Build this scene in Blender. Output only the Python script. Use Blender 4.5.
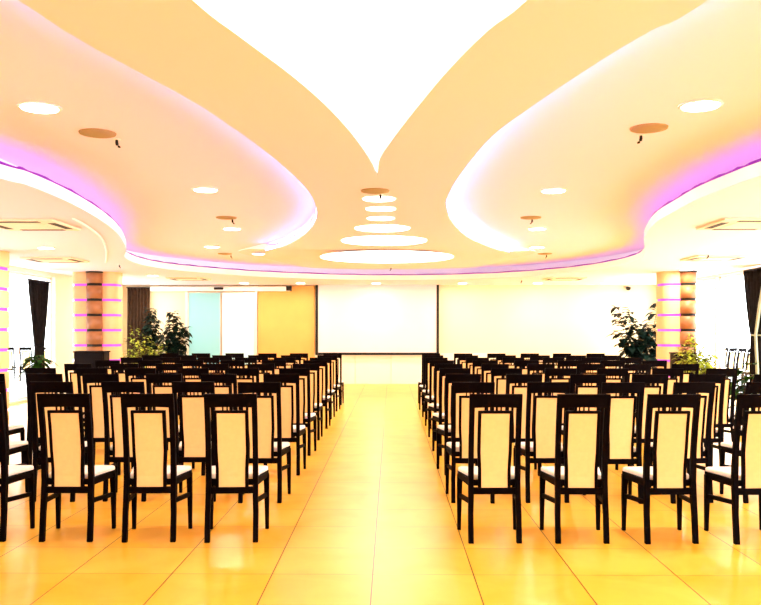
import bpy, bmesh, math, random
from mathutils import Vector, Matrix
from mathutils.geometry import tessellate_polygon
PI = math.pi
rnd = random.Random(7)
sc = bpy.context.scene
for o in list(bpy.data.objects):
    bpy.data.objects.remove(o)
col = sc.collection

# ------------------------------------------------------------ camera, world, sun, exposure
EYE = 1.444
cam_d = bpy.data.cameras.new('camera'); cam = bpy.data.objects.new('camera', cam_d); col.objects.link(cam)
cam.location = (0, 0, EYE)
cam.rotation_euler = (PI/2, 0, math.atan(10.5/826))
cam_d.sensor_width = 36; cam_d.lens = 826/761*36
cam_d.shift_y = 29.5/761
cam_d.clip_start = 0.05; cam_d.clip_end = 300
sc.camera = cam

WORLD_STRENGTH = 10.5
w = bpy.data.worlds.new('world'); sc.world = w; w.use_nodes = True
w.node_tree.nodes['Background'].inputs[0].default_value = (1.0, 0.97, 1.0, 1)
_nt = w.node_tree                                   # hazy white sky, brighter towards the sunny right-hand side
_tc = _nt.nodes.new('ShaderNodeTexCoord'); _sx = _nt.nodes.new('ShaderNodeSeparateXYZ'); _ma = _nt.nodes.new('ShaderNodeMath')
_ma.operation = 'MULTIPLY_ADD'; _ma.inputs[1].default_value = 6.0; _ma.inputs[2].default_value = WORLD_STRENGTH
_nt.links.new(_tc.outputs['Generated'], _sx.inputs[0]); _nt.links.new(_sx.outputs['X'], _ma.inputs[0])
_nt.links.new(_ma.outputs[0], _nt.nodes['Background'].inputs[1])
sc.view_settings.view_transform = 'Standard'
sc.view_settings.look = 'None'
sc.view_settings.exposure = -0.02
sc.view_settings.gamma = 1.0
sc.view_settings.use_curve_mapping = False
PANEL_E = 3.6
LAMP_E = 14.0
LED_E = 9.0
DOWN_W = 24.0

# ------------------------------------------------------------ materials
def mat(name, color, rough=0.6, spec=0.5, metal=0, emit=None, es=0, noise=0, nscale=8, bump=0, coat=0):
    m = bpy.data.materials.new(name); m.use_nodes = True
    nt = m.node_tree; b = nt.nodes['Principled BSDF']
    b.inputs['Base Color'].default_value = (*color, 1)
    b.inputs['Roughness'].default_value = rough
    b.inputs['Specular IOR Level'].default_value = spec
    b.inputs['Metallic'].default_value = metal
    b.inputs['Coat Weight'].default_value = coat
    if emit:
        b.inputs['Emission Color'].default_value = (*emit, 1)
        b.inputs['Emission Strength'].default_value = es
    if noise or bump:
        tc = nt.nodes.new('ShaderNodeTexCoord'); n = nt.nodes.new('ShaderNodeTexNoise')
        n.inputs['Scale'].default_value = nscale; n.inputs['Detail'].default_value = 4
        nt.links.new(tc.outputs['Object'], n.inputs['Vector'])
        if noise:
            r = nt.nodes.new('ShaderNodeValToRGB')
            r.color_ramp.elements[0].position = .3; r.color_ramp.elements[1].position = .7
            r.color_ramp.elements[0].color = (*[c*(1-noise) for c in color], 1)
            r.color_ramp.elements[1].color = (*[min(1, c*(1+noise)) for c in color], 1)
            nt.links.new(n.outputs['Fac'], r.inputs['Fac']); nt.links.new(r.outputs['Color'], b.inputs['Base Color'])
        if bump:
            bp = nt.nodes.new('ShaderNodeBump'); bp.inputs['Strength'].default_value = bump; bp.inputs['Distance'].default_value = .01
            nt.links.new(n.outputs['Fac'], bp.inputs['Height']); nt.links.new(bp.outputs['Normal'], b.inputs['Normal'])
    return m

def floor_material():
    m = bpy.data.materials.new('polished_tiles'); m.use_nodes = True
    nt = m.node_tree; b = nt.nodes['Principled BSDF']; L = nt.links
    geo = nt.nodes.new('ShaderNodeNewGeometry')
    mp = nt.nodes.new('ShaderNodeMapping'); mp.inputs['Location'].default_value = (0.109+6, -4.92+6, 0)
    L.new(geo.outputs['Position'], mp.inputs['Vector'])
    sep = nt.nodes.new('ShaderNodeSeparateXYZ'); L.new(mp.outputs['Vector'], sep.inputs[0])
    def grid(out, width):
        a = nt.nodes.new('ShaderNodeMath'); a.operation = 'PINGPONG'; a.inputs[1].default_value = .3
        L.new(sep.outputs[out], a.inputs[0])
        c = nt.nodes.new('ShaderNodeMath'); c.operation = 'LESS_THAN'; c.inputs[1].default_value = width
        L.new(a.outputs[0], c.inputs[0]); return c
    gx = grid(0, .0034); gy = grid(1, .0034)
    gy2 = nt.nodes.new('ShaderNodeMath'); gy2.operation = 'MULTIPLY'; gy2.inputs[1].default_value = .75; L.new(gy.outputs[0], gy2.inputs[0])
    g = nt.nodes.new('ShaderNodeMath'); g.operation = 'MAXIMUM'; L.new(gx.outputs[0], g.inputs[0]); L.new(gy2.outputs[0], g.inputs[1])
    # soft marbling inside every tile, a little different tile by tile
    br = nt.nodes.new('ShaderNodeTexWhiteNoise'); br.noise_dimensions = '2D'
    sn = nt.nodes.new('ShaderNodeVectorMath'); sn.operation = 'SNAP'; sn.inputs[1].default_value = (.6, .6, .6)
    L.new(mp.outputs['Vector'], sn.inputs[0]); L.new(sn.outputs[0], br.inputs['Vector'])
    n = nt.nodes.new('ShaderNodeTexNoise'); n.inputs['Scale'].default_value = 2.4; n.inputs['Detail'].default_value = 5; n.inputs['Distortion'].default_value = .8
    L.new(geo.outputs['Position'], n.inputs['Vector'])
    mixf = nt.nodes.new('ShaderNodeMath'); mixf.operation = 'MULTIPLY_ADD'; mixf.inputs[1].default_value = .18; L.new(br.outputs['Value'], mixf.inputs[0]); L.new(n.outputs['Fac'], mixf.inputs[2])
    r = nt.nodes.new('ShaderNodeValToRGB')
    r.color_ramp.elements[0].position = .35; r.color_ramp.elements[0].color = (.80, .39, .016, 1)
    r.color_ramp.elements[1].position = .8; r.color_ramp.elements[1].color = (.86, .50, .055, 1)
    L.new(mixf.outputs[0], r.inputs[0])
    mx = nt.nodes.new('ShaderNodeMix'); mx.data_type = 'RGBA'
    L.new(g.outputs[0], mx.inputs['Factor']); L.new(r.outputs[0], mx.inputs['A']); mx.inputs['B'].default_value = (.03, .018, .005, 1)
    L.new(mx.outputs['Result'], b.inputs['Base Color'])
    b.inputs['Roughness'].default_value = .28; b.inputs['Specular IOR Level'].default_value = .3
    return m

def glass_material(name, tint, gl=.06):
    m = bpy.data.materials.new(name); m.use_nodes = True
    nt = m.node_tree; nt.nodes.clear()
    o = nt.nodes.new('ShaderNodeOutputMaterial'); mx = nt.nodes.new('ShaderNodeMixShader')
    t = nt.nodes.new('ShaderNodeBsdfTransparent'); t.inputs[0].default_value = (*tint, 1)
    g = nt.nodes.new('ShaderNodeBsdfGlossy'); g.inputs['Roughness'].default_value = .02
    mx.inputs[0].default_value = gl
    nt.links.new(t.outputs[0], mx.inputs[1]); nt.links.new(g.outputs[0], mx.inputs[2]); nt.links.new(mx.outputs[0], o.inputs[0])
    return m

M = dict(
    floor=floor_material(),
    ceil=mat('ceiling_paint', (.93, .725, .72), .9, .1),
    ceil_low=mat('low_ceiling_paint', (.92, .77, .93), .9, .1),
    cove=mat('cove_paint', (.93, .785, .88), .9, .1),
    lip=mat('cove_edge_white', (.95, .94, .95), .7, .1),
    wall=mat('wall_paint', (.90, .745, .47), .85, .2),
    wall_side=mat('wall_side_paint', (.93, .86, .68), .85, .2),
    gold=mat('shaded_wall_gold', (.72, .37, .105), .6, .2, noise=.04, nscale=2),  # shade on the front wall beside the screen, put into the colour
    white=mat('white_enamel', (.92, .90, .86), .4, .4),
    off=mat('offwhite_plastic', (.86, .76, .58), .5, .4),
    wood=mat('dark_wenge_wood', (.0022, .0007, .0010), .6, .03, noise=.3, nscale=30),
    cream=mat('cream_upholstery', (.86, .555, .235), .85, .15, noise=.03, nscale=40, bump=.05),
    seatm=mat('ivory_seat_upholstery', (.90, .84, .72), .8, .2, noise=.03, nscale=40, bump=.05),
    black=mat('matte_black', (.008, .008, .009), .6, .3),
    screen=mat('screen_cloth', (.74, .69, .71), .9, .1),
    frost=mat('frosted_glass_panel', (.26, .60, .68), .3, .3),  # both door glass tones: brightness of the room behind put into the colour
    frost2=mat('pale_frosted_glass_panel', (.48, .76, .86), .3, .3),
    alu=mat('aluminium', (.75, .72, .62), .4, .5, metal=.6),
    glass=glass_material('window_glass', (.95, .98, .98)),
    panel=mat('light_panel_film', (.9, .9, .9), .6, .2, emit=(1, .97, .90), es=PANEL_E),
    lamp=mat('lamp_diffuser', (.9, .9, .9), .5, .2, emit=(1, .93, .80), es=LAMP_E),
    round=mat('round_lamp_diffuser', (.9, .9, .9), .5, .2, emit=(1, .95, .86), es=6.0),
    led=mat('led_tape', (.5, .3, .6), .5, .2, emit=(.80, .24, 1.0), es=LED_E),
    led_far=mat('led_tape_pale', (.5, .3, .6), .5, .2, emit=(.85, .50, 1.0), es=6),
    led2=mat('led_tape_bright', (.5, .3, .6), .5, .2, emit=(.85, .32, 1.0), es=30),
    ledtube=mat('violet_tube', (.12, .01, .17), .5, .1, emit=(.42, .03, .62), es=.45),
    band=mat('magenta_light_band', (.25, .03, .2), .5, .2, emit=(1.0, .10, .85), es=1.0),
    speaker=mat('speaker_grille', (.40, .29, .13), .8, .1),
    stone=mat('column_cladding', (.82, .52, .25), .5, .3, noise=.08, nscale=3),
    copper=mat('copper_cladding', (.34, .135, .05), .4, .4, noise=.15, nscale=6),
    curtain=mat('black_velvet', (.012, .010, .010), .95, .05, noise=.3, nscale=10),
    curtain2=mat('brown_velvet', (.055, .030, .018), .95, .05, noise=.3, nscale=10),
    lining=mat('grey_green_lining', (.32, .36, .26), .9, .1),
    leafd=mat('dark_glossy_leaf', (.002, .010, .005), .6, .10, noise=.5, nscale=5),
    leafm=mat('mid_green_leaf', (.012, .045, .004), .7, .06, noise=.4, nscale=6),
    leafy=mat('yellow_green_leaf', (.38, .44, .025), .6, .2, noise=.5, nscale=9),
    stem=mat('brown_stem', (.07, .04, .02), .8, .2, noise=.3, nscale=20),
    soil=mat('potting_soil', (.03, .02, .012), .95, .1, noise=.4, nscale=40),
    pot=mat('dark_plant_pot', (.006, .003, .003), .6, .08),
    terrace=mat('terrace_paving', (.80, .80, .76), .8, .2, noise=.06, nscale=3),
)

# ------------------------------------------------------------ mesh helpers
class MB:
    def __init__(self): self.bm = bmesh.new()
    def hexa(self, pts, smooth=False):
        v = [self.bm.verts.new(p) for p in pts]
        for f in ((0, 3, 2, 1), (4, 5, 6, 7), (0, 1, 5, 4), (1, 2, 6, 5), (2, 3, 7, 6), (3, 0, 4, 7)):
            self.bm.faces.new([v[i] for i in f])
    def box(self, x0, x1, y0, y1, z0, z1):
        self.hexa([(x0, y0, z0), (x1, y0, z0), (x1, y1, z0), (x0, y1, z0), (x0, y0, z1), (x1, y0, z1), (x1, y1, z1), (x0, y1, z1)]); return self
    def sweep(self, path, sizes):
        """rectangular bar through path points; sizes = (width in x, depth in y) at each; section kept level"""
        rings = []
        for p, s in zip(path, sizes):
            a, b = s[0]/2, s[1]/2
            rings.append([self.bm.verts.new((p[0]+dx*a, p[1]+dy*b, p[2])) for dx, dy in ((-1, -1), (1, -1), (1, 1), (-1, 1))])
        for r0, r1 in zip(rings, rings[1:]):
            for i in range(4):
                self.bm.faces.new((r0[i], r0[(i+1) % 4], r1[(i+1) % 4], r1[i]))
        self.bm.faces.new(rings[0][::-1]); self.bm.faces.new(rings[-1]); return self
    def bar(self, a, b, w_, h_):
        a, b = Vector(a), Vector(b); d = (b-a).normalized()
        up = Vector((0, 0, 1)) if abs(d.z) < .9 else Vector((0, 1, 0))
        s = d.cross(up).normalized()*w_/2; u = s.cross(d).normalized()*h_/2
        P = [a-s-u, a+s-u, a+s+u, a-s+u, b-s-u, b+s-u, b+s+u, b-s+u]
        self.hexa(P); return self
    def tube(self, path, r, n=8, closed=False):
        path = [Vector(p) for p in path]; rings = []
        N = len(path)
        for i, p in enumerate(path):
            t = (path[min(i+1, N-1)]-path[max(i-1, 0)]).normalized()
            up = Vector((0, 0, 1)) if abs(t.z) < .9 else Vector((1, 0, 0))
            s = t.cross(up).normalized(); u = s.cross(t)
            rr = r[i] if isinstance(r, (list, tuple)) else r
            rings.append([self.bm.verts.new(p+s*rr*math.cos(2*PI*k/n)+u*rr*math.sin(2*PI*k/n)) for k in range(n)])
        for r0, r1 in zip(rings, rings[1:]):
            for k in range(n):
                f = self.bm.faces.new((r0[k], r0[(k+1) % n], r1[(k+1) % n], r1[k])); f.smooth = True
        self.bm.faces.new(rings[0][::-1]); self.bm.faces.new(rings[-1]); return self
    def lathe(self, prof, cx=0, cy=0, n=32, smooth=True, arc=(0, 2*PI)):
        rings = []
        for r, z in prof:
            rings.append([self.bm.verts.new((cx+r*math.cos(2*PI*k/n), cy+r*math.sin(2*PI*k/n), z)) for k in range(n)])
        for r0, r1 in zip(rings, rings[1:]):
            for k in range(n):
                f = self.bm.faces.new((r0[k], r0[(k+1) % n], r1[(k+1) % n], r1[k])); f.smooth = smooth
        self.bm.faces.new(rings[0][::-1]); self.bm.faces.new(rings[-1]); return self
    def prism(self, poly, z0, z1):
        a = [self.bm.verts.new((x, y, z0)) for x, y in poly]; b = [self.bm.verts.new((x, y, z1)) for x, y in poly]
        n = len(poly)
        for i in range(n): self.bm.faces.new((a[i], a[(i+1) % n], b[(i+1) % n], b[i]))
        self.bm.faces.new(a[::-1]); self.bm.faces.new(b); return self
    def build(self, name, m, parent=None, bevel=0, loc=None, recalc=True):
        if recalc: bmesh.ops.recalc_face_normals(self.bm, faces=self.bm.faces)
        me = bpy.data.meshes.new(name); self.bm.to_mesh(me); self.bm.free()
        me.materials.append(m)
        o = bpy.data.objects.new(name, me); col.objects.link(o)
        if parent: o.parent = parent
        if loc: o.location = loc
        if bevel:
            bv = o.modifiers.new('bevel', 'BEVEL'); bv.width = bevel; bv.segments = 2; bv.limit_method = 'ANGLE'
        return o

def tag(o, label=None, cat=None, group=None, kind=None):
    if label: o['label'] = label
    if cat: o['category'] = cat
    if group: o['group'] = group
    if kind: o['kind'] = kind
    return o
def empty(name, loc=(0, 0, 0), rz=0):
    o = bpy.data.objects.new(name, None); col.objects.link(o); o.location = loc; o.rotation_euler = (0, 0, rz); o.empty_display_size = .1
    return o
def struct(o, label=None):
    o['kind'] = 'structure'
    if label: o['label'] = label
    return o
def copy_tree(o, parent=None):
    c = o.copy(); col.objects.link(c)
    if parent: c.parent = parent
    for ch in list(o.children): copy_tree(ch, c)
    return c

def smooth_line(pts, per=6, closed=False):
    """Catmull-Rom through the plan points"""
    P = [Vector(p) for p in pts]; n = len(P); out = []
    rng = range(n) if closed else range(n-1)
    for i in rng:
        p0 = P[(i-1) % n] if (closed or i > 0) else P[i]
        p1 = P[i]; p2 = P[(i+1) % n]
        p3 = P[(i+2) % n] if (closed or i+2 < n) else p2
        for k in range(per):
            t = k/per
            out.append(0.5*((2*p1)+(-p0+p2)*t+(2*p0-5*p1+4*p2-p3)*t*t+(-p0+3*p1-3*p2+p3)*t**3))
    if not closed: out.append(P[-1])
    return out

# ------------------------------------------------------------ room
XL, XR, YB, YF = -7.5, 7.4, -4.0, 23.0
ZL, ZC, ZU = 2.75, 2.88, 3.06

struct(MB().box(XL, XR, YB, YF, -.12, 0).build('floor', M['floor']), 'glossy golden square floor tiles')

outer = [(-3.32, 6.96), (-3.23, 7.35), (-3.25, 8.39), (-3.41, 9.76), (-3.69, 11.19), (-4.19, 13.02), (-4.66, 14.42), (-4.82, 15.69), (-4.72, 16.8),
         (-4.41, 17.63), (-3.94, 18.4), (-3.11, 19.4), (-1.75, 20.3), (-.33, 20.75), (1.23, 20.6), (2.64, 19.9), (3.75, 18.6), (4.34, 17.04), (4.5, 15.25),
         (4.15, 13.54), (3.59, 11.77), (3.18, 10.03), (3.06, 8.88), (3.01, 8.13), (3.04, 7.43), (3.09, 6.93), (3.35, 5.2), (3.7, 3), (3.9, 0), (3.7, -2), (3.0, -3.2),
         (0, -3.5), (-3.2, -3.2), (-3.8, -2), (-4.1, 0), (-3.9, 3), (-3.6, 5.2)]
outer_s = smooth_line(outer, 5, True)

def flat_with_hole(name, outline, hole, z, m):
    polys = [[Vector((p[0], p[1], 0)) for p in outline], [Vector((p[0], p[1], 0)) for p in hole]]
    tris = tessellate_polygon(polys)
    b = MB(); vs = [b.bm.verts.new((p.x, p.y, z)) for pl in polys for p in pl]
    for t in tris:
        try: b.bm.faces.new([vs[i] for i in t])
        except ValueError: pass
    return b

def offset(line, d, closed):
    n = len(line); out = []
    for i in range(n):
        a = line[(i-1) % n] if (closed or i > 0) else line[i]
        c = line[(i+1) % n] if (closed or i < n-1) else line[i]
        t = Vector((c[0]-a[0], c[1]-a[1])); t.normalize()
        out.append(Vector((line[i][0]+t.y*d, line[i][1]-t.x*d)))
    return out
def ribbon(b, l0, z0, l1, z1, closed):
    v0 = [b.bm.verts.new((p[0], p[1], z0)) for p in l0]; v1 = [b.bm.verts.new((p[0], p[1], z1)) for p in l1]
    n = len(l0)
    for i in range(n if closed else n-1):
        j = (i+1) % n
        f = b.bm.faces.new((v0[i], v0[j], v1[j], v1[i])); f.smooth = True

# orientation: offset(+) of the outer loop must point away from the middle of the room
def area(l): return sum(l[i][0]*l[(i+1) % len(l)][1]-l[(i+1) % len(l)][0]*l[i][1] for i in range(len(l)))/2
if area(outer_s) < 0: outer_s.reverse()          # counter-clockwise: right-hand normal points outwards
room = [(XL, YB), (XR, YB), (XR, YF), (XL, YF)]
b = flat_with_hole('ceiling', room, outer_s, ZL, M['ceil'])
struct(b.build('ceiling', M['ceil_low'], recalc=False), 'low peach ceiling around the curved cove')
# upright white edge of the cove, its lip and the ledge behind it
b = MB(); l1 = offset(outer_s, .05, True); l2 = offset(outer_s, .42, True)
ribbon(b, outer_s, ZL, outer_s, ZL+.12, True); ribbon(b, outer_s, ZL+.12, l1, ZL+.12, True)
ribbon(b, l1, ZL+.12, l1, ZL+.06, True); ribbon(b, l1, ZL+.06, l2, ZL+.06, True)
ribbon(b, l2, ZL+.06, l2, ZU, True)
struct(b.build('trim_1', M['lip'], recalc=False), 'white curved edge of the low ceiling')
struct(MB().box(XL, XR, YB, YF, ZU, ZU+.15).build('ceiling', M['cove']), 'raised ceiling inside the cove')

# central island with the two curved lobes cut at its sides
inL = [(-2.4, -3.2), (-2.25, -1), (-1.85, 2), (-1.61, 3.57), (-1.54, 4.0), (-1.43, 4.42), (-1.26, 5.03), (-1.14, 5.63), (-.98, 6.69), (-.87, 7.9), (-.84, 8.78),
       (-.89, 9.87), (-1.02, 10.97), (-1.32, 12.34), (-1.77, 13.77), (-2.27, 14.99)]
inR = [(2.2, -3.2), (2.0, -1), (1.6, 2), (1.36, 3.64), (1.24, 3.95), (1.08, 4.5), (.89, 5.31), (.74, 6.1), (.65, 7.24), (.60, 8.5), (.64, 9.5), (.81, 10.89), (1.19, 12.63), (1.75, 14.2), (2.17, 15.24)]
inLs = smooth_line(inL, 4); inRs = smooth_line(inR, 4)
tailL = [(-2.7, 15.75), (-3.0, 16.3), (-3.05, 16.9), (-2.8, 17.6), (-2.0, 18.35), (-1.0, 18.8)]
tailR = [(2.55, 15.9), (2.85, 16.4), (2.9, 17.0), (2.6, 17.7), (1.9, 18.35), (.9, 18.8)]
tail = smooth_line([inL[-1]]+tailL+[(0, 18.9)]+tailR[::-1]+[inR[-1]], 4)
island = inLs[:-1]+tail+inRs[::-1][1:]
pan = [(-1.15, -2.6), (-1.25, -1), (-1.2, 1), (-1.05, 2.5), (-.86, 3.56), (-.73, 4.03), (-.57, 4.57), (-.43, 5.15), (-.29, 5.93), (-.18, 6.82), (-.125, 7.6),
       (-.09, 6.82), (.05, 5.93), (.19, 5.16), (.32, 4.51), (.46, 3.95), (.59, 3.58), (.85, 2.5), (1.0, 1), (1.1, -1), (1.0, -2.6), (0, -3)]
k = 10
pan_s = smooth_line(pan[:k+1], 4)+smooth_line(pan[k:], 4)[1:]
b = flat_with_hole('ceiling', [tuple(p) for p in island], [tuple(p) for p in pan_s], ZC, M['ceil'])
def zt(p):                                         # the island thins out to nothing at its two far tips
    e = max(0, min(1, (abs(p[0])-1.75)/1.2)) if p[1] > 13 else 0
    return ZC+(ZU-.012-ZC)*(e*e*(3-2*e))
for v in b.bm.verts: v.co.z = zt(v.co)
struct(b.build('ceiling', M['ceil'], recalc=False), 'lowered central ceiling between the two curved coves')
b = MB()
n = len(island); v0 = [b.bm.verts.new((p[0], p[1], zt(p))) for p in island]; v1 = [b.bm.verts.new((p[0], p[1], ZU if p[1] > 14.85 else min(ZU, zt(p)+.07))) for p in island]
for i in range(n):
    j = (i+1) % n; f = b.bm.faces.new((v0[i], v0[j], v1[j], v1[i])); f.smooth = True
if area(island) > 0: sgn = -1
else: sgn = 1
isl = [Vector(p) for p in island]
for side, line in (('l', inLs), ('r', inRs)):
    d = .22 if side == 'l' else -.22
    ins = offset(line, d, False); ins0 = offset(line, d*.12, False)
    ribbon(b, line, ZC+.07, ins0, ZC+.07, False); ribbon(b, ins0, ZC+.07, ins0, ZU, False)
struct(b.build('trim_2', M['lip'], recalc=False), 'white edge of the central ceiling')
ring = offset(pan_s, 0, True)
b = MB(); ribbon(b, pan_s, ZC, pan_s, ZC+.03, True)
struct(b.build('trim_3', M['ceil'], recalc=False), 'edge around the luminous ceiling panel')

lp = empty('light_panel', (0, 3, ZC+.03)); tag(lp, 'huge luminous white ceiling panel tapering to a point over the aisle', 'ceiling light')
b = MB(); c0 = tessellate_polygon([[Vector((p[0], p[1], 0)) for p in pan_s]])
vs = [b.bm.verts.new((p[0], p[1]-3, 0)) for p in pan_s]
for t in c0:
    try: b.bm.faces.new([vs[i] for i in t])
    except ValueError: pass
b.build('diffuser', M['panel'], lp)
MB().box(-.47, .25, 5.99-3, 6.005-3, -.012, -.004).build('joint', M['off'], lp)
MB().box(-1.2, .95, 2.2-3, 2.215-3, -.012, -.004).build('joint', M['off'], lp)

# low curved crease on the left low ceiling
cr = smooth_line([(-3.64, 9.42), (-3.78, 10.33), (-4.09, 11.67), (-4.7, 13.6), (-5.32, 15.34)], 5)
b = MB(); b.tube([(p[0], p[1], ZL-.004) for p in cr], .016, 6)
struct(b.build('trim_4', M['lip']), 'thin pale curved bead on the low ceiling')

# walls
def wall_with_windows(name, x, sx, holes, z0, z1):
    b = MB(); y = YB
    xa, xb = (x-.2, x) if sx < 0 else (x, x+.2)
    for (h0, h1) in holes:
        b.box(xa, xb, y, h0, 0, ZU+.15); b.box(xa, xb, h0, h1, 0, z0); b.box(xa, xb, h0, h1, z1, ZU+.15); y = h1
    b.box(xa, xb, y, YF, 0, ZU+.15)
    return struct(b.build(name, M['wall_side']))
WL = [(3.5, 8.5), (9.6, 14.2), (15.2, 18.35), (19.4, 22.5)]  # last opening added to light the dim left end of the front wall
WR = [(-2.5, 2.5), (3.5, 8.5), (9.6, 14.2), (14.9, 18.9), (19.0, 22.6)]  # last opening added to brighten the right end of the front wall
wall_with_windows('wall_left', XL, -1, WL, .06, 2.66)['label'] = 'pale left wall with floor-length windows'
wall_with_windows('wall_right', XR, 1, WR, .06, 2.70)['label'] = 'bright right wall with floor-length windows'
struct(MB().box(XL-.2, XR+.2, YF, YF+.2, 0, ZU+.15).build('wall_front', M['wall']), 'cream front wall behind the screen')
struct(MB().box(XL-.2, XR+.2, YB-.2, YB, 0, ZU+.15).build('wall_back', M['wall_side']), 'plain wall behind the camera')
nwin = 0
for x, holes, s, zt_ in ((XL, WL, -1, 2.66), (XR, WR, 1, 2.70)):
    for (h0, h1) in holes:
        nwin += 1
        xm = x+s*.12
        wr = empty('window_%d' % nwin, (xm, (h0+h1)/2, .06)); struct(wr, 'tall glazed window with slim pale frame')
        H = zt_-.06; hw = (h1-h0)/2; t = .045
        b = MB(); b.box(-.03, .03, -hw, -hw+t, 0, H).box(-.03, .03, hw-t, hw, 0, H).box(-.03, .03, -hw, hw, 0, t).box(-.03, .03, -hw, hw, H-t, H)
        b.box(-.025, .025, -.018, .018, t, H-t)
        b.build('window_frame', M['white'], wr)
        MB().box(-.004, .004, -hw+t, -.018, t, H-t).build('pane', M['glass'], wr)
        MB().box(-.004, .004, .018, hw-t, t, H-t).build('pane', M['glass'], wr)

# low plinth panelling under the screen and baseboards
b = MB()
for i in range(6):
    x0 = -3.0+i*1.0
    b.box(x0+.006, x0+.994, YF-.03, YF-.001, .0, .86)
struct(b.build('trim_5', M['wall_side'], bevel=.003), 'cream panels along the foot of the front wall')
struct(MB().box(3.02, XR, YF-.015, YF-.001, 0, .09).build('baseboard_front', M['white']))
struct(MB().box(-3.7, -2.12, YF-.05, YF-.001, 0, ZL-.02).build('trim_6', M['gold']), 'golden wall panel left of the screen, shade put into its colour')
struct(MB().box(-15, XL-.2, -6, 32, -.14, -.02).build('ground', M['terrace']), 'pale paving outside the left windows')
struct(MB().box(XR+.2, 15, -6, 32, -.14, -.02).build('ground', M['terrace']), 'pale paving outside the right windows')

# ------------------------------------------------------------ LED tapes
def led(name, line, zz, d, r, label):
    t = empty(name, (0, 0, 0)); tag(t, label, 'LED strip')
    l0 = offset(line, d, False); b = MB()
    l1 = offset(line, d+math.copysign(.025, d), False)
    ribbon(b, l0, zz, l1, zz+.004, False)
    b.build('led_tape', M['led'], t, recalc=False)
    return t
def led_edge(name, line, z0, z1, d, label):
    t = empty(name); tag(t, label, 'LED strip'); l0 = offset(line, d, False); b = MB()
    ribbon(b, l0, z0, l0, z1, False); l2 = offset(line, -d*.5, False); l3 = offset(line, -d*2, False); ribbon(b, l2, z1+.008, l3, z1+.008, False); b.build('led_tape', M['led2'], t, recalc=False); return t
def seg(line, cond): return [p for p in line if cond(p)]
i0 = min(range(len(outer_s)), key=lambda i: (outer_s[i]-Vector((0, -3.5))).length)
ol = outer_s[i0:]+outer_s[:i0]
ja = max(i for i, p in enumerate(ol) if p.x > 0 and p.y < 15.6); jb = min(i for i, p in enumerate(ol) if p.x < 0 and p.y < 15.6 and i > ja)
for line, sd in ((ol[:ja+1], 'right side'), (ol[ja:jb+1], 'far arc before the screen'), (ol[jb:], 'left side')):
    t = led('led_strip', line, ZL+.064, .13, .01, 'purple LED strip glowing along the outer edge of the cove, '+sd)
    if 'far' in sd: t.children[0].data.materials[0] = M['led_far']
    wav = []
    for i, p in enumerate(offset(line, .02, False)):
        wav.append((p.x, p.y, ZL+.134+.007*math.sin(i*1.9)))
    MB().tube(wav, .014, 6).build('light_tube', M['ledtube'], t)
for line, sd, dd in ((inLs, 'left', .06), (inRs, 'right', -.06)):
    t = led_edge('led_strip', line, ZC+.045, ZC+.066, -dd*.12, 'pink-violet LED strip along the inner %s curve of the central ceiling' % sd)
    far = [p for p in offset(line, dd*.1, False) if p.y > 9.2]
    MB().tube([(p.x, p.y, min(ZU-.01, zt(p)+.076)) for p in far], .007, 6).build('light_tube', M['ledtube'], t)

# ------------------------------------------------------------ ceiling fittings
def disc(b, r, z0, z1, n=40): b.lathe([(r*.985, z0), (r, z0+.2*(z1-z0)), (r, z1)], n=n)
def spot(parent_loc, power, size):
    l = bpy.data.lights.new('lamp', 'AREA'); l.shape = 'DISK'; l.size = size; l.energy = power; l.color = (1, .86, .66)
    o = bpy.data.objects.new('lamp', l); col.objects.link(o); o.location = parent_loc; return o
ds = [(-2.52, 5.89, 'left', 'nearest, beside the big speaker disc'), (-2.1, 9.32, 'left', 'second'), (-2.48, 12.85, 'left', 'third'), (-3.38, 15.56, 'left', 'fourth, by the cove edge'),
      (2.2, 5.9, 'right', 'nearest, beside the big speaker disc'), (1.85, 9.43, 'right', 'second'), (2.28, 12.91, 'right', 'third'), (2.77, 15.74, 'right', 'fourth, by the cove edge')]
proto = None
def downlight(x, y, z, label, group, r=.135, power=None):
    global proto
    if proto is None:
        proto = empty('downlight')
        b = MB(); b.lathe([(.135, -.012), (.150, -.010), (.155, 0), (.135, 0)], n=32); b.build('trim_ring', M['white'], proto)
        b = MB(); b.lathe([(.126, -.018), (.13, -.014), (.13, -.002)], n=32); b.build('diffuser', M['lamp'], proto)
        o = proto
    else: o = copy_tree(proto)
    o.location = (x, y, z); o.scale = (r/.135,)*2+(1,); tag(o, label, 'ceiling light', group)
    lo = spot((0, 0, -.03), power or DOWN_W, .24); lo.parent = o
    return o
for x, y, s, d in ds:
    downlight(x, y, ZU, 'round recessed downlight in the %s raised ceiling, %s' % (s, d), 'downlights in the raised ceiling')
downlight(-2.67, 16.6, ZC+.11 if False else zt((-2.67, 16.6)), 'small round downlight at the far left tip of the central ceiling', 'downlights in the central ceiling', .12)
for x, y, d in ((-5.5, 19.0, 'left low ceiling behind the striped column'), (-5.33, 12.7, 'left low ceiling between two air conditioners'), (-3.9, 21.9, 'low ceiling just before the frosted doors'),
                (5.3, 12.4, 'right low ceiling between two air conditioners'), (-2.4, 21.9, 'low ceiling before the golden panel, added wall wash'), (-.4, 22.0, 'low ceiling above the projection screen, added wall wash'),  # downlights over golden panel, screen, bare wall and plants are added to brighten them
                (1.9, 22.0, 'low ceiling just right of the projection screen, added wall wash'), (3.9, 22.0, 'low ceiling before the middle of the bare front wall, added light'), (5.7, 22.0, 'low ceiling above the rubber plant, added wall wash'), (-6.3, 21.9, 'low ceiling above the dark ficuses, added wall wash'), (6.15, 17.3, 'low ceiling right before the right striped column')):
    downlight(x, y, ZL, 'round downlight in the '+d, 'downlights in the low ceiling', .12, DOWN_W*(.45 if y > 21 else 1))

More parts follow.
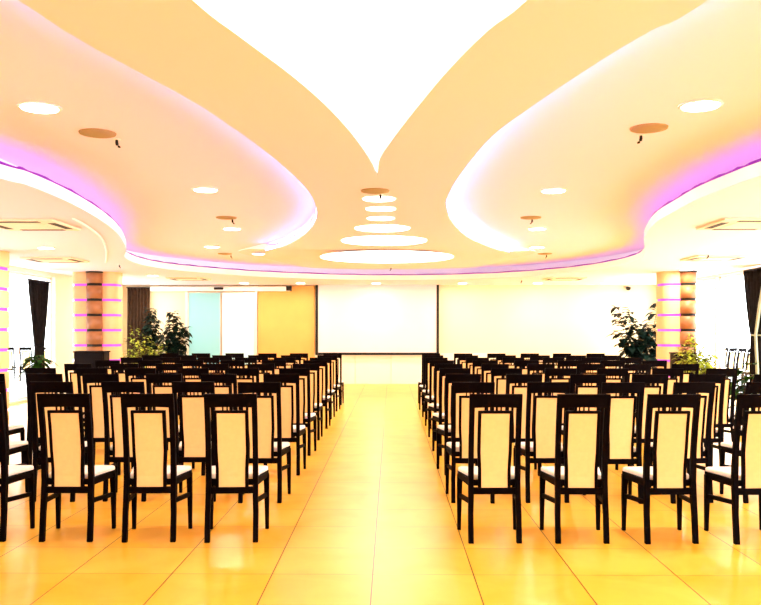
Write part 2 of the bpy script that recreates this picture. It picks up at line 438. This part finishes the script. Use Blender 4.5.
# nested round lamps of the central ceiling
wr_ = ['first from the point of the light panel', 'second from the point', 'third from the point and smallest', 'medium size, fourth from the point', 'large, second biggest', 'biggest, nearest the screen']
for (x, y, d), nm in zip(((-.13, 8.88, .35), (-.12, 9.6, .35), (-.13, 10.4, .345), (-.12, 11.4, .76), (-.11, 12.95, 1.34), (-.08, 15.8, 2.54)), wr_):
    t = empty('round_ceiling_lamp', (x, y, ZC)); tag(t, 'white glowing round ceiling lamp over the aisle, '+nm, 'ceiling light', 'round lamps over the aisle')
    r = d/2
    MB().lathe([(r, -.004), (r+.012, -.006), (r+.015, .0), (r, 0)], n=64).build('trim_ring', M['white'], t)
    MB().lathe([(r-.006, -.012), (r, -.009), (r, -.002)], n=64).build('diffuser', M['round'], t)

sp = None
for x, y, z, s in ((-2.38, 6.67, ZU, 'left raised ceiling, nearest'), (-2.32, 11.61, ZU, 'left raised ceiling, middle'), (-3.42, 16.97, ZU, 'left raised ceiling, farthest'),
                   (2.04, 6.56, ZU, 'right raised ceiling, nearest'), (1.97, 11.66, ZU, 'right raised ceiling, middle'), (3.17, 17.05, ZU, 'right raised ceiling, farthest'),
                   (-.16, 8.38, ZC, 'central ceiling beside the point of the light panel')):
    if sp is None:
        sp = empty('ceiling_speaker')
        MB().lathe([(.13, -.014), (.142, -.012), (.147, 0), (.13, 0)], n=32).build('rim', M['speaker'], sp)
        MB().lathe([(.0, -.022), (.08, -.022), (.125, -.016), (.13, -.004)], n=32).build('grille', M['speaker'], sp)
        o = sp
    else: o = copy_tree(sp)
    o.location = (x, y, z); tag(o, 'flat beige round speaker disc, '+s, 'speaker', 'ceiling speakers')
hk = None
for x, y, z, s in ((-2.30, 6.9, ZU, 'beside the nearest left speaker disc'), (-2.27, 11.8, ZU, 'beside the middle left speaker disc'), (-3.36, 17.3, ZU, 'beside the farthest left speaker disc'),
                   (2.05, 6.8, ZU, 'beside the nearest right speaker disc'), (2.02, 11.85, ZU, 'beside the middle right speaker disc'), (3.26, 17.35, ZU, 'beside the farthest right speaker disc'),
                   (-.11, 8.60, ZC, 'by the point of the light panel'), (0.0, 18.4, ZC, 'behind the biggest round lamp'),
                   (-5.25, 15.9, ZL, 'under the low left ceiling before the black curtain'), (5.35, 14.0, ZL, 'under the low right ceiling'), (3.3, 20.9, ZL, 'over the right rear chairs')):
    if hk is None:
        hk = empty('sprinkler')
        MB().lathe([(.03, -.006), (.035, 0), (.02, 0)], n=20).build('collar', M['white'], hk)
        MB().tube([(0, 0, -.004), (0, 0, -.03), (-.004, 0, -.046), (-.014, 0, -.06), (-.03, 0, -.068)], [.011, .013, .013, .011, .006], 10).build('head', M['black'], hk)
        o = hk
    else: o = copy_tree(hk)
    o.location = (x, y, z); o.rotation_euler = (0, 0, PI if x < -1 else 0); tag(o, 'small black hooked sprinkler head '+s, 'sprinkler', 'sprinkler heads')

ac = None
for x, y, s in ((-4.35, 9.9, 'left, nearer one'), (-6.0, 14.7, 'left, farther one by the black curtain'), (4.27, 9.95, 'right, nearer one'), (5.65, 14.5, 'right, farther one by the striped column'),
                (-4.9, 20.0, 'far left before the frosted doors'), (4.2, 20.1, 'far right, over the rear chairs')):
    if ac is None:
        ac = empty('air_conditioner')
        MB().prism([(-.45, -.45), (.45, -.45), (.45, .45), (-.45, .45)], -.03, 0).build('cover', M['off'], ac, bevel=.008)
        MB().prism([(-.25, -.25), (.25, -.25), (.25, .25), (-.25, .25)], -.038, -.028).build('intake_grille', M['off'], ac)
        for a in range(4):
            ca, sa = round(math.cos(a*PI/2)), round(math.sin(a*PI/2))
            b = MB()
            for off in (.325,):
                pts = [(-.27, off), (.27, off), (.27, off+.09), (-.27, off+.09)]
                b.prism([(p[0]*ca-p[1]*sa, p[0]*sa+p[1]*ca) for p in pts], -.0335, -.029)
            b.build('air_slot', M['black'], ac)
        o = ac
    else: o = copy_tree(ac)
    o.location = (x, y, ZL); tag(o, 'square ceiling air conditioner with dark slots, '+s, 'air conditioner', 'ceiling air conditioners')

# ------------------------------------------------------------ screen, doors, header
t = empty('projection_screen', (-.38, 22.9, .875)); tag(t, 'big white projection screen in a thin black frame on the front wall', 'projection screen')
hw, H = 1.64, 1.93
MB().box(-hw, hw, -.02, -.01, .0, H).build('screen_cloth', M['screen'], t)
b = MB(); e = .07
b.box(-hw-e, hw+e, -.035, .04, H-.005, H+e-.005).box(-hw-e, hw+e, -.035, .04, -e, 0).box(-hw-e, -hw, -.035, .04, 0, H).box(hw, hw+e, -.035, .04, 0, H)
b.build('screen_frame', M['black'], t)

d = empty('door_1', (-4.72, 22.93, 0)); struct(d, 'frosted glass sliding doors in the front wall')
for x0, x1 in ((-.93, -.01), (.01, .93)):
    MB().box(x0+.02, x1-.02, -.01, .01, .03, 2.53).build('door_panel', M['frost' if x0 < -.5 else 'frost2'], d)
    MB().box(x0, x0+.02, -.018, .018, .02, 2.54).box(x1-.02, x1, -.018, .018, .02, 2.54).box(x0+.02, x1-.02, -.018, .018, 2.53, 2.55).box(x0+.02, x1-.02, -.018, .018, .0, .03).build('door_frame', M['alu'], d)
MB().box(-1.0, -.93, -.05, .06, 0, 2.56).box(.93, 1.0, -.05, .06, 0, 2.56).build('jamb', M['alu'], d)
hd = empty('door_header', (-4.8, 22.9, 2.575)); tag(hd, 'long white sliding door header box above the frosted doors', 'door header')
MB().box(-1.88, 2.0, -.08, .09, 0, .13).build('case', M['white'], hd, bevel=.01)
MB().box(1.9, 2.04, -.09, .09, .01, .14).build('end_cap', M['black'], hd)
MB().lathe([(.0, -.10), (.0, .10)][:0] or [(.10, .02), (.10, .08)], 0, -.08, 24).build('sensor', M['black'], hd) if False else MB().box(-.10, .16, -.13, -.08, .04, .11).build('sensor', M['black'], hd, bevel=.015)
cm = empty('security_camera', (6.55, 22.9, 2.66)); tag(cm, 'tiny black dome camera high on the front wall right side', 'camera')
MB().box(-.04, .04, .02, .098, -.02, .04).build('bracket', M['black'], cm)
MB().lathe([(.02, -.07), (.055, -.05), (.065, -.01), (.065, .02)], 0, -.02, 20).build('dome', M['black'], cm)

# ------------------------------------------------------------ striped columns
def rrect(hx, hy, r, n=6):
    pts = []
    for cx, cy, a0 in ((hx-r, hy-r, 0), (-hx+r, hy-r, PI/2), (-hx+r, -hy+r, PI), (hx-r, -hy+r, 1.5*PI)):
        for k in range(n+1):
            a = a0+k*PI/2/n; pts.append((cx+r*math.cos(a), cy+r*math.sin(a)))
    return pts
def column(x, y, hx, hy, px, pr, label):
    c = empty('striped_column', (x, y, 0)); tag(c, label, 'column')
    gz = [2.467-.328*i for i in range(8)]; g = .026
    edges = [ZL]; b = MB(); prev = ZL
    for z in gz:
        b.prism(rrect(hx, hy, .2), z+g, prev); prev = z-g
    b.prism(rrect(hx, hy, .2), 0, prev)
    sh = b.build('shaft', M['stone'], c)
    for z in gz: MB().prism(rrect(hx-.025, hy-.025, .18), z-g, z+g).build('light_band', M['band'], c)
    b = MB(); prev = ZL-.03
    prof = []
    for z in gz: prof += [(pr, prev), (pr, z+g)]; prev = z-g
    prev = ZL-.03
    for z in gz:
        b.lathe([(pr, z+g), (pr, prev)], px, -hy-.02, 28); prev = z-g
    b.lathe([(pr, 0), (pr, prev)], px, -hy-.02, 28)
    pl = b.build('half_round_pilaster', M['copper'], c)
    pl['label'] = 'copper-coloured half-round pilaster'
    for z in gz: MB().lathe([(pr-.012, z-g), (pr-.012, z+g)], px, -hy-.02, 28).build('dark_band', M['black'], c)
    MB().lathe([(pr+.01, ZL-.03), (pr+.01, ZL)], px, -hy-.02, 28).build('dark_band', M['black'], c)
column(-6.455, 18.1, .505, .3, .045, .17, 'wide column with magenta light stripes, left side, farther one')
column(-6.75, 13.3, .505, .3, .045, .17, 'striped column cut by the left picture edge')
column(6.21, 18.1, .38, .3, .16, .17, 'wide column with magenta light stripes, right side')

# ------------------------------------------------------------ curtains
def curtain(name, x, y, dx, dy, W, top, tie, label, m, wmid=.45, wbot=.55, bottom=.02, lining=False):
    """W wide at the top, gathered at height tie; hangs along (dx,dy)"""
    t = empty(name, (x, y, 0)); tag(t, label, 'curtain')
    b = MB(); NU, NZ = 90, 40; nx, ny = -dy, dx
    rows = []
    for j in range(NZ+1):
        z = bottom+(top-bottom)*j/NZ
        if tie is None: f = 1
        elif z > tie:
            q = (z-tie)/(top-tie); f = wmid+(1-wmid)*q**.75
        else:
            q = (tie-z)/(tie-bottom); f = wmid+(wbot-wmid)*min(1, q*2.5)
        row = []
        for i in range(NU+1):
            u = i/NU-.5
            dep = .035*math.sin(u*2*PI*7+.6*math.sin(z*2))*(.6+.4*f)
            row.append(b.bm.verts.new((u*W*f*dx+dep*nx, u*W*f*dy+dep*ny, z)))
        rows.append(row)
    for r0, r1 in zip(rows, rows[1:]):
        for i in range(NU):
            fc = b.bm.faces.new((r0[i], r0[i+1], r1[i+1], r1[i])); fc.smooth = True
    o = b.build('cloth', m, t, recalc=False)
    s = o.modifiers.new('solid', 'SOLIDIFY'); s.thickness = .008
    if tie:
        b = MB(); a, c2 = W*wmid/2+.02, .055
        pts = [(a*math.cos(q)*dx+c2*math.sin(q)*nx, a*math.cos(q)*dy+c2*math.sin(q)*ny, tie) for q in [2*PI*k/28 for k in range(29)]]
        b.tube(pts, .016, 6).build('tie_back', M['lining'] if lining else m, t)
    b = MB(); b.bar((-W/2*1.05*dx, -W/2*1.05*dy, top+.015), (W/2*1.05*dx, W/2*1.05*dy, top+.015), .03, .03).build('rail', M['black'], t)
    return t
curtain('curtain', XL+.14, 17.2, 0, 1, 1.02, 2.5, 1.16, 'black curtain gathered by a tie before the left window', M['curtain'], .42, .5)
curtain('curtain', -7.02, 22.86, 1, 0, .62, 2.66, None, 'dark brown pleated curtain in the far left corner', M['curtain2'])
ct = curtain('curtain', XR-.16, 16.45, 0, 1, 1.1, 2.68, 1.38, 'black curtain gathered by a tie at the right picture edge', M['curtain'], .42, .5, lining=True)
b = MB(); b.sweep([(-.06, -.55, 2.66), (-.08, -.30, 1.9), (-.09, -.16, 1.38), (-.08, -.2, .8), (-.07, -.24, .05)], [(.03, .11), (.03, .1), (.03, .07), (.03, .09), (.03, .1)])
b.build('lining', M['lining'], ct)

# ------------------------------------------------------------ cabinets beside the columns
def cabinet(x, y, w_, d_, h_, label):
    c = empty('cabinet', (x, y, 0)); tag(c, label, 'cabinet')
    MB().box(-w_/2, w_/2, -d_/2, d_/2, .05, h_-.03).build('body', M['pot'], c, bevel=.012)
    MB().box(-w_/2-.015, w_/2+.015, -d_/2-.015, d_/2+.015, h_-.03, h_).build('top', M['pot'], c, bevel=.008)
    MB().box(-w_/2+.03, w_/2-.03, -d_/2+.03, d_/2-.03, 0, .05).build('plinth', M['black'], c)
    dr = MB().box(-w_/2+.02, w_/2-.02, -d_/2-.012, -d_/2, .08, h_-.06).build('door', M['pot'], c)
    MB().box(w_/2-.08, w_/2-.065, -d_/2-.03, -d_/2-.012, h_*.45, h_*.6).build('handle', M['alu'], dr)
cabinet(-6.22, 17.1, .62, .36, 1.05, 'low dark cabinet standing before the left striped column')
cabinet(6.05, 17.2, .42, .36, 1.02, 'low dark cabinet before the right striped column behind a bush')

# ------------------------------------------------------------ plants
def leaf(b, p, d, up, L, W, droop=.15):
    d = d.normalized(); s = d.cross(up)
    if s.length < 1e-3: s = Vector((1, 0, 0))
    s.normalize(); n = s.cross(d)
    prev = None
    for q, wq in ((0, .08), (.25, .75), (.5, 1), (.75, .7), (1, .04)):
        c = p+d*L*q-Vector((0, 0, 1))*droop*L*q*q
        r = [b.bm.verts.new(c+s*W/2*wq+n*W*.12*wq), b.bm.verts.new(c), b.bm.verts.new(c-s*W/2*wq+n*W*.12*wq)]
        if prev:
            for k in range(2):
                f = b.bm.faces.new((prev[k], prev[k+1], r[k+1], r[k])); f.smooth = True
        prev = r
def plant(name, x, y, stems, lm, label, potr=.17, poth=.32, leafL=.15, leafW=.08, per=26, start=.25, seed=1, droop=.3, cat='plant'):
    r = random.Random(seed)
    t = empty(name, (x, y, 0)); tag(t, label, cat)
    MB().lathe([(potr*.72, 0), (potr*.95, poth*.9), (potr*1.05, poth*.92), (potr*1.05, poth), (potr*.92, poth), (potr*.9, poth-.04)], n=28).build('pot', M['pot'], t)
    MB().lathe([(potr*.9, poth-.05), (potr*.9, poth-.035)], n=24).build('soil', M['soil'], t)
    sb = MB(); fb = MB()
    for (tx, ty, H, spread) in stems:
        base = Vector((r.uniform(-.05, .05), r.uniform(-.05, .05), poth-.04)); tip = Vector((tx, ty, H)); mid = (base+tip)/2+Vector((r.uniform(-.06, .06), r.uniform(-.06, .06), 0))
        path = [base*(1-q)**2+mid*2*q*(1-q)+tip*q*q for q in [i/10 for i in range(11)]]
        sb.tube(path, [.014-.0009*i for i in range(11)], 6)
        for i in range(per):
            q = start+(1-start)*(i+.5)/per; c = base*(1-q)**2+mid*2*q*(1-q)+tip*q*q
            a = r.uniform(0, 2*PI); R = spread*r.uniform(.0, 1)**.6*(1 if q < .85 else .6)
            off = Vector((math.cos(a), math.sin(a), r.uniform(-.1, .6)))
            st = c+off.normalized()*R
            if R > .05: sb.tube([c, (c+st)/2+Vector((0, 0, .01)), st], .0035, 4)
            leaf(fb, st, off+Vector((0, 0, r.uniform(-.5, .3))), Vector((0, 0, 1)), leafL*r.uniform(.7, 1.25), leafW*r.uniform(.75, 1.2), droop)
    sb.build('stem', M['stem'], t); fb.build('foliage', lm, t, recalc=False)
    return t
plant('ficus', -6.5, 22.2, [(0, 0, 2.08, .16), (.1, .05, 1.8, .18), (-.05, -.05, 1.5, .16), (.25, 0, 1.35, .16)], M['leafd'], 'tall dark ficus beside the brown curtain', leafL=.17, leafW=.12, per=120, seed=3, droop=.5)
plant('ficus', -5.62, 21.2, [(.0, 0, 1.95, .15), (.06, .04, 1.75, .2), (-.12, -.05, 1.5, .2), (.32, 0, 1.55, .13), (-.2, 0, 1.3, .2), (.1, 0, 1.2, .2)], M['leafd'], 'dark bushy ficus beside the frosted door', leafL=.17, leafW=.12, per=100, seed=5, droop=.5)
plant('shrub', -6.42, 20.9, [(-.1, 0, 1.55, .2), (.15, .05, 1.35, .2), (-.3, 0, 1.25, .2), (.05, -.1, 1.2, .24), (-.2, .1, 1.0, .24), (.25, -.1, 1.05, .22)], M['leafy'], 'yellow-green potted shrub before the dark ficuses', leafL=.10, leafW=.05, per=60, seed=8)
plant('shrub', -5.72, 20.2, [(0, 0, 1.15, .14), (.1, 0, 1.05, .16), (-.1, 0, 1.0, .16)], M['leafy'], 'small bright yellow-green potted shrub under the bushy ficus', leafL=.10, leafW=.05, per=50, seed=11)
plant('rubber_plant', 6.45, 21.2, [(-.65, 0, 2.1, .16), (-.35, .05, 1.95, .2), (-.1, -.05, 1.6, .25), (-.6, 0, 1.45, .2), (.1, 0, 1.5, .25), (.40, 0, 2.2, .15), (.3, 0, 1.6, .2), (-.3, 0, 1.3, .25), (.1, -.1, 1.2, .28)], M['leafd'],
      'large rubber plant with dark glossy leaves left of the right column', potr=.24, leafL=.24, leafW=.17, per=60, seed=14, droop=.4)
plant('shrub', 6.0, 16.35, [(-.05, 0, 1.38, .14), (.1, .05, 1.2, .2), (-.2, 0, 1.12, .2), (.3, 0, 1.0, .15), (.2, 0, .95, .22), (0, -.05, .9, .25), (.28, 0, .8, .2), (-.2, 0, .85, .2)], M['leafy'],
      'yellow-green potted shrub in front of the right striped column', leafL=.11, leafW=.06, per=130, seed=17)
plant('potted_plant', 4.95, 11.6, [(.0, 0, .98, .1), (.12, .05, .85, .1), (-.14, 0, .8, .1), (.02, -.08, .6, .12)], M['leafm'], 'small leafy green plant at the right end of the chair rows', potr=.14, poth=.28, leafL=.19, leafW=.16, per=14, start=.4, seed=21)
pb = plant('potted_plant', -6.3, 14.6, [(.02, 0, 1.0, .04)], M['leafm'], 'broad-leaved green plant below the black curtain on the left', potr=.16, poth=.5, leafL=.34, leafW=.12, per=26, start=.75, seed=23, droop=.55)

# ------------------------------------------------------------ chairs
def make_chair():
    """back towards -y; origin on the floor midway between the feet"""
    root = empty('dining_chair')
    W = .36; xs = W/2-.019
    def backy(z):                                        # side profile of the rear posts
        pts = [(0, -.215), (.2, -.195), (.42, -.175), (.6, -.185), (.8, -.215), (1.024, -.262)]
        for (z0, y0), (z1, y1) in zip(pts, pts[1:]):
            if z <= z1: return y0+(y1-y0)*(z-z0)/(z1-z0)
        return pts[-1][1]
    zs = [0, .1, .2, .32, .42, .52, .62, .72, .82, .93, 1.0]
    for s in (-1, 1):
        b = MB(); b.sweep([(s*(xs+.004*(z < .3)), backy(z), z) for z in zs], [(.036, .034+.010*(.2 < z < .6)) for z in zs])
        o = b.build('leg', M['wood'], root, bevel=.003); o['label'] = 'rear leg rising into the back post'
        b = MB(); b.sweep([(s*.205, .17, 0), (s*.203, .165, .25), (s*.200, .16, .41)], [(.026, .026), (.034, .034), (.040, .042)])
        b.build('leg', M['wood'], root, bevel=.003)
        MB().bar((s*xs, backy(.28), .275), (s*.202, .16, .255), .020, .030).build('stretcher', M['wood'], root)
    # top rail, gently bowed, lower edge arched
    b = MB(); n = 10; rows = []
    for i in range(n+1):
        u = i/n*2-1; x = u*W/2; yb = -.012*(1-u*u)
        lo = .925+.008*(1-u*u)
        rows.append([b.bm.verts.new((x, backy(lo)-.014+yb, lo)), b.bm.verts.new((x, backy(lo)+.014+yb, lo)), b.bm.verts.new((x, backy(1.024)+.013+yb, 1.024)), b.bm.verts.new((x, backy(1.024)-.013+yb, 1.024))])
    for r0, r1 in zip(rows, rows[1:]):
        for k in range(4): b.bm.faces.new((r0[k], r0[(k+1) % 4], r1[(k+1) % 4], r1[k]))
    b.bm.faces.new(rows[0]); b.bm.faces.new(rows[-1])
    b.build('top_rail', M['wood'], root, bevel=.003)
    MB().bar((-xs, backy(.35), .352), (xs, backy(.35), .352), .03, .045).build('bottom_rail', M['wood'], root, bevel=.002)
    # inner frame around the upholstered panel
    fx = .107; zz = [.37, .5, .62, .75, .905]
    b = MB()
    for s in (-1, 1): b.sweep([(s*(fx-.006*(z < .6)), backy(z)+.002, z) for z in zz], [(.022, .026)]*5)
    b.bar((-fx-.011, backy(.9)+.002, .898), (fx+.011, backy(.9)+.002, .898), .026, .020)
    b.build('back_frame', M['wood'], root, bevel=.002)
    for x in (-.055, -.025, .005, .038): MB().bar((x, backy(.905), .900), (x, backy(.94), .936), .010, .010).build('spindle', M['wood'], root)
    b = MB(); rows = []
    for z in (.374, .45, .53, .62, .71, .80, .889):
        y = backy(z); k = fx-.010-.006*(z < .6)
        rows.append([b.bm.verts.new((-k, y-.008, z)), b.bm.verts.new((k, y-.008, z)), b.bm.verts.new((k, y+.016, z)), b.bm.verts.new((-k, y+.016, z))])
    for r0, r1 in zip(rows, rows[1:]):
        for k in range(4): b.bm.faces.new((r0[k], r0[(k+1) % 4], r1[(k+1) % 4], r1[k]))
    b.bm.faces.new(rows[0]); b.bm.faces.new(rows[-1])
    b.build('backrest', M['cream'], root)
    # seat
    fr = MB(); z0, z1 = .385, .43
    fr.bar((-.215, .165, .408), (.215, .165, .408), .03, .048)
    for s in (-1, 1): fr.bar((s*(xs), -.17, .405), (s*.203, .16, .408), .026, .048)
    fr.bar((-xs, -.165, .405), (xs, -.165, .405), .024, .04)
    fr.build('seat_frame', M['wood'], root, bevel=.002)
    b = MB()
    poly = [(-.148, -.155), (.148, -.155), (.214, .175), (.19, .195), (-.19, .195), (-.214, .175)]
    b.prism(poly, .425, .462)
    o = b.build('seat', M['seatm'], root, bevel=.012)
    return root
ORD = ['nearest row', 'second row', 'third row', 'fourth row', 'fifth row', 'sixth row', 'seventh row', 'eighth row', 'rearmost row']
CO = ['at the aisle', 'second from the aisle', 'third from the aisle', 'fourth from the aisle', 'fifth from the aisle', 'sixth from the aisle']
first = make_chair(); used = False
def place(x, y, rz, label, group):
    global used
    o = copy_tree(first) if used else first
    used = True
    o.location = (x, y, 0); o.rotation_euler = (0, 0, rz); tag(o, label, 'chair', group); return o
for blk in ('left', 'right'):
    for r in range(9):
        y = 5.66+1.33*r+.215
        for c in range(6):
            f = r/8
            if blk == 'left': x = -1.106-.064*f-(.567+.078*f)*c-(.035 if c > 2 and r < 3 else 0)
            else: x = .706+.06*f+(.60+.05*f)*c
            px = 391+826*x/y
            if px < -22 or px > 790: continue
            j = random.Random(r*31+c*7+(blk == 'left')*501)
            rz = math.radians(j.uniform(-2.2, 2.2)) + (math.radians(2.0) if blk == 'left' else math.radians((0, 1.0, 4.0, 4.5, 3, 3)[c] if r < 2 else 1.5))
            jx, jy = j.uniform(-.018, .018), j.uniform(-.03, .03)
            if r == 0: jx = jy = 0
            place(x+jx, y+jy, rz, 'dark wooden chair with cream back, %s block, %s, %s' % (blk, ORD[r], CO[c]), 'chairs of the %s block' % blk)
for i, x in enumerate((-10.35, -9.87, -9.42, -8.85)):
    place(x*1.09, 24.4, math.radians(3), 'dark chair seen through the left window, %s' % ['farthest left', 'second from the left', 'third, behind the curtain', 'closest to the striped column'][i], 'chairs outside the left windows').location.z = -.02
for i, y in enumerate((23.9, 23.3, 22.7, 22.1, 21.5)):
    place(9.37, y, math.radians(35), 'dark chair in the line seen through the right window, %s' % ['at the far end', 'second from the far end', 'middle one', 'second from the near end', 'near end, beside the curtain'][i], 'chairs outside the right windows').location.z = -.02
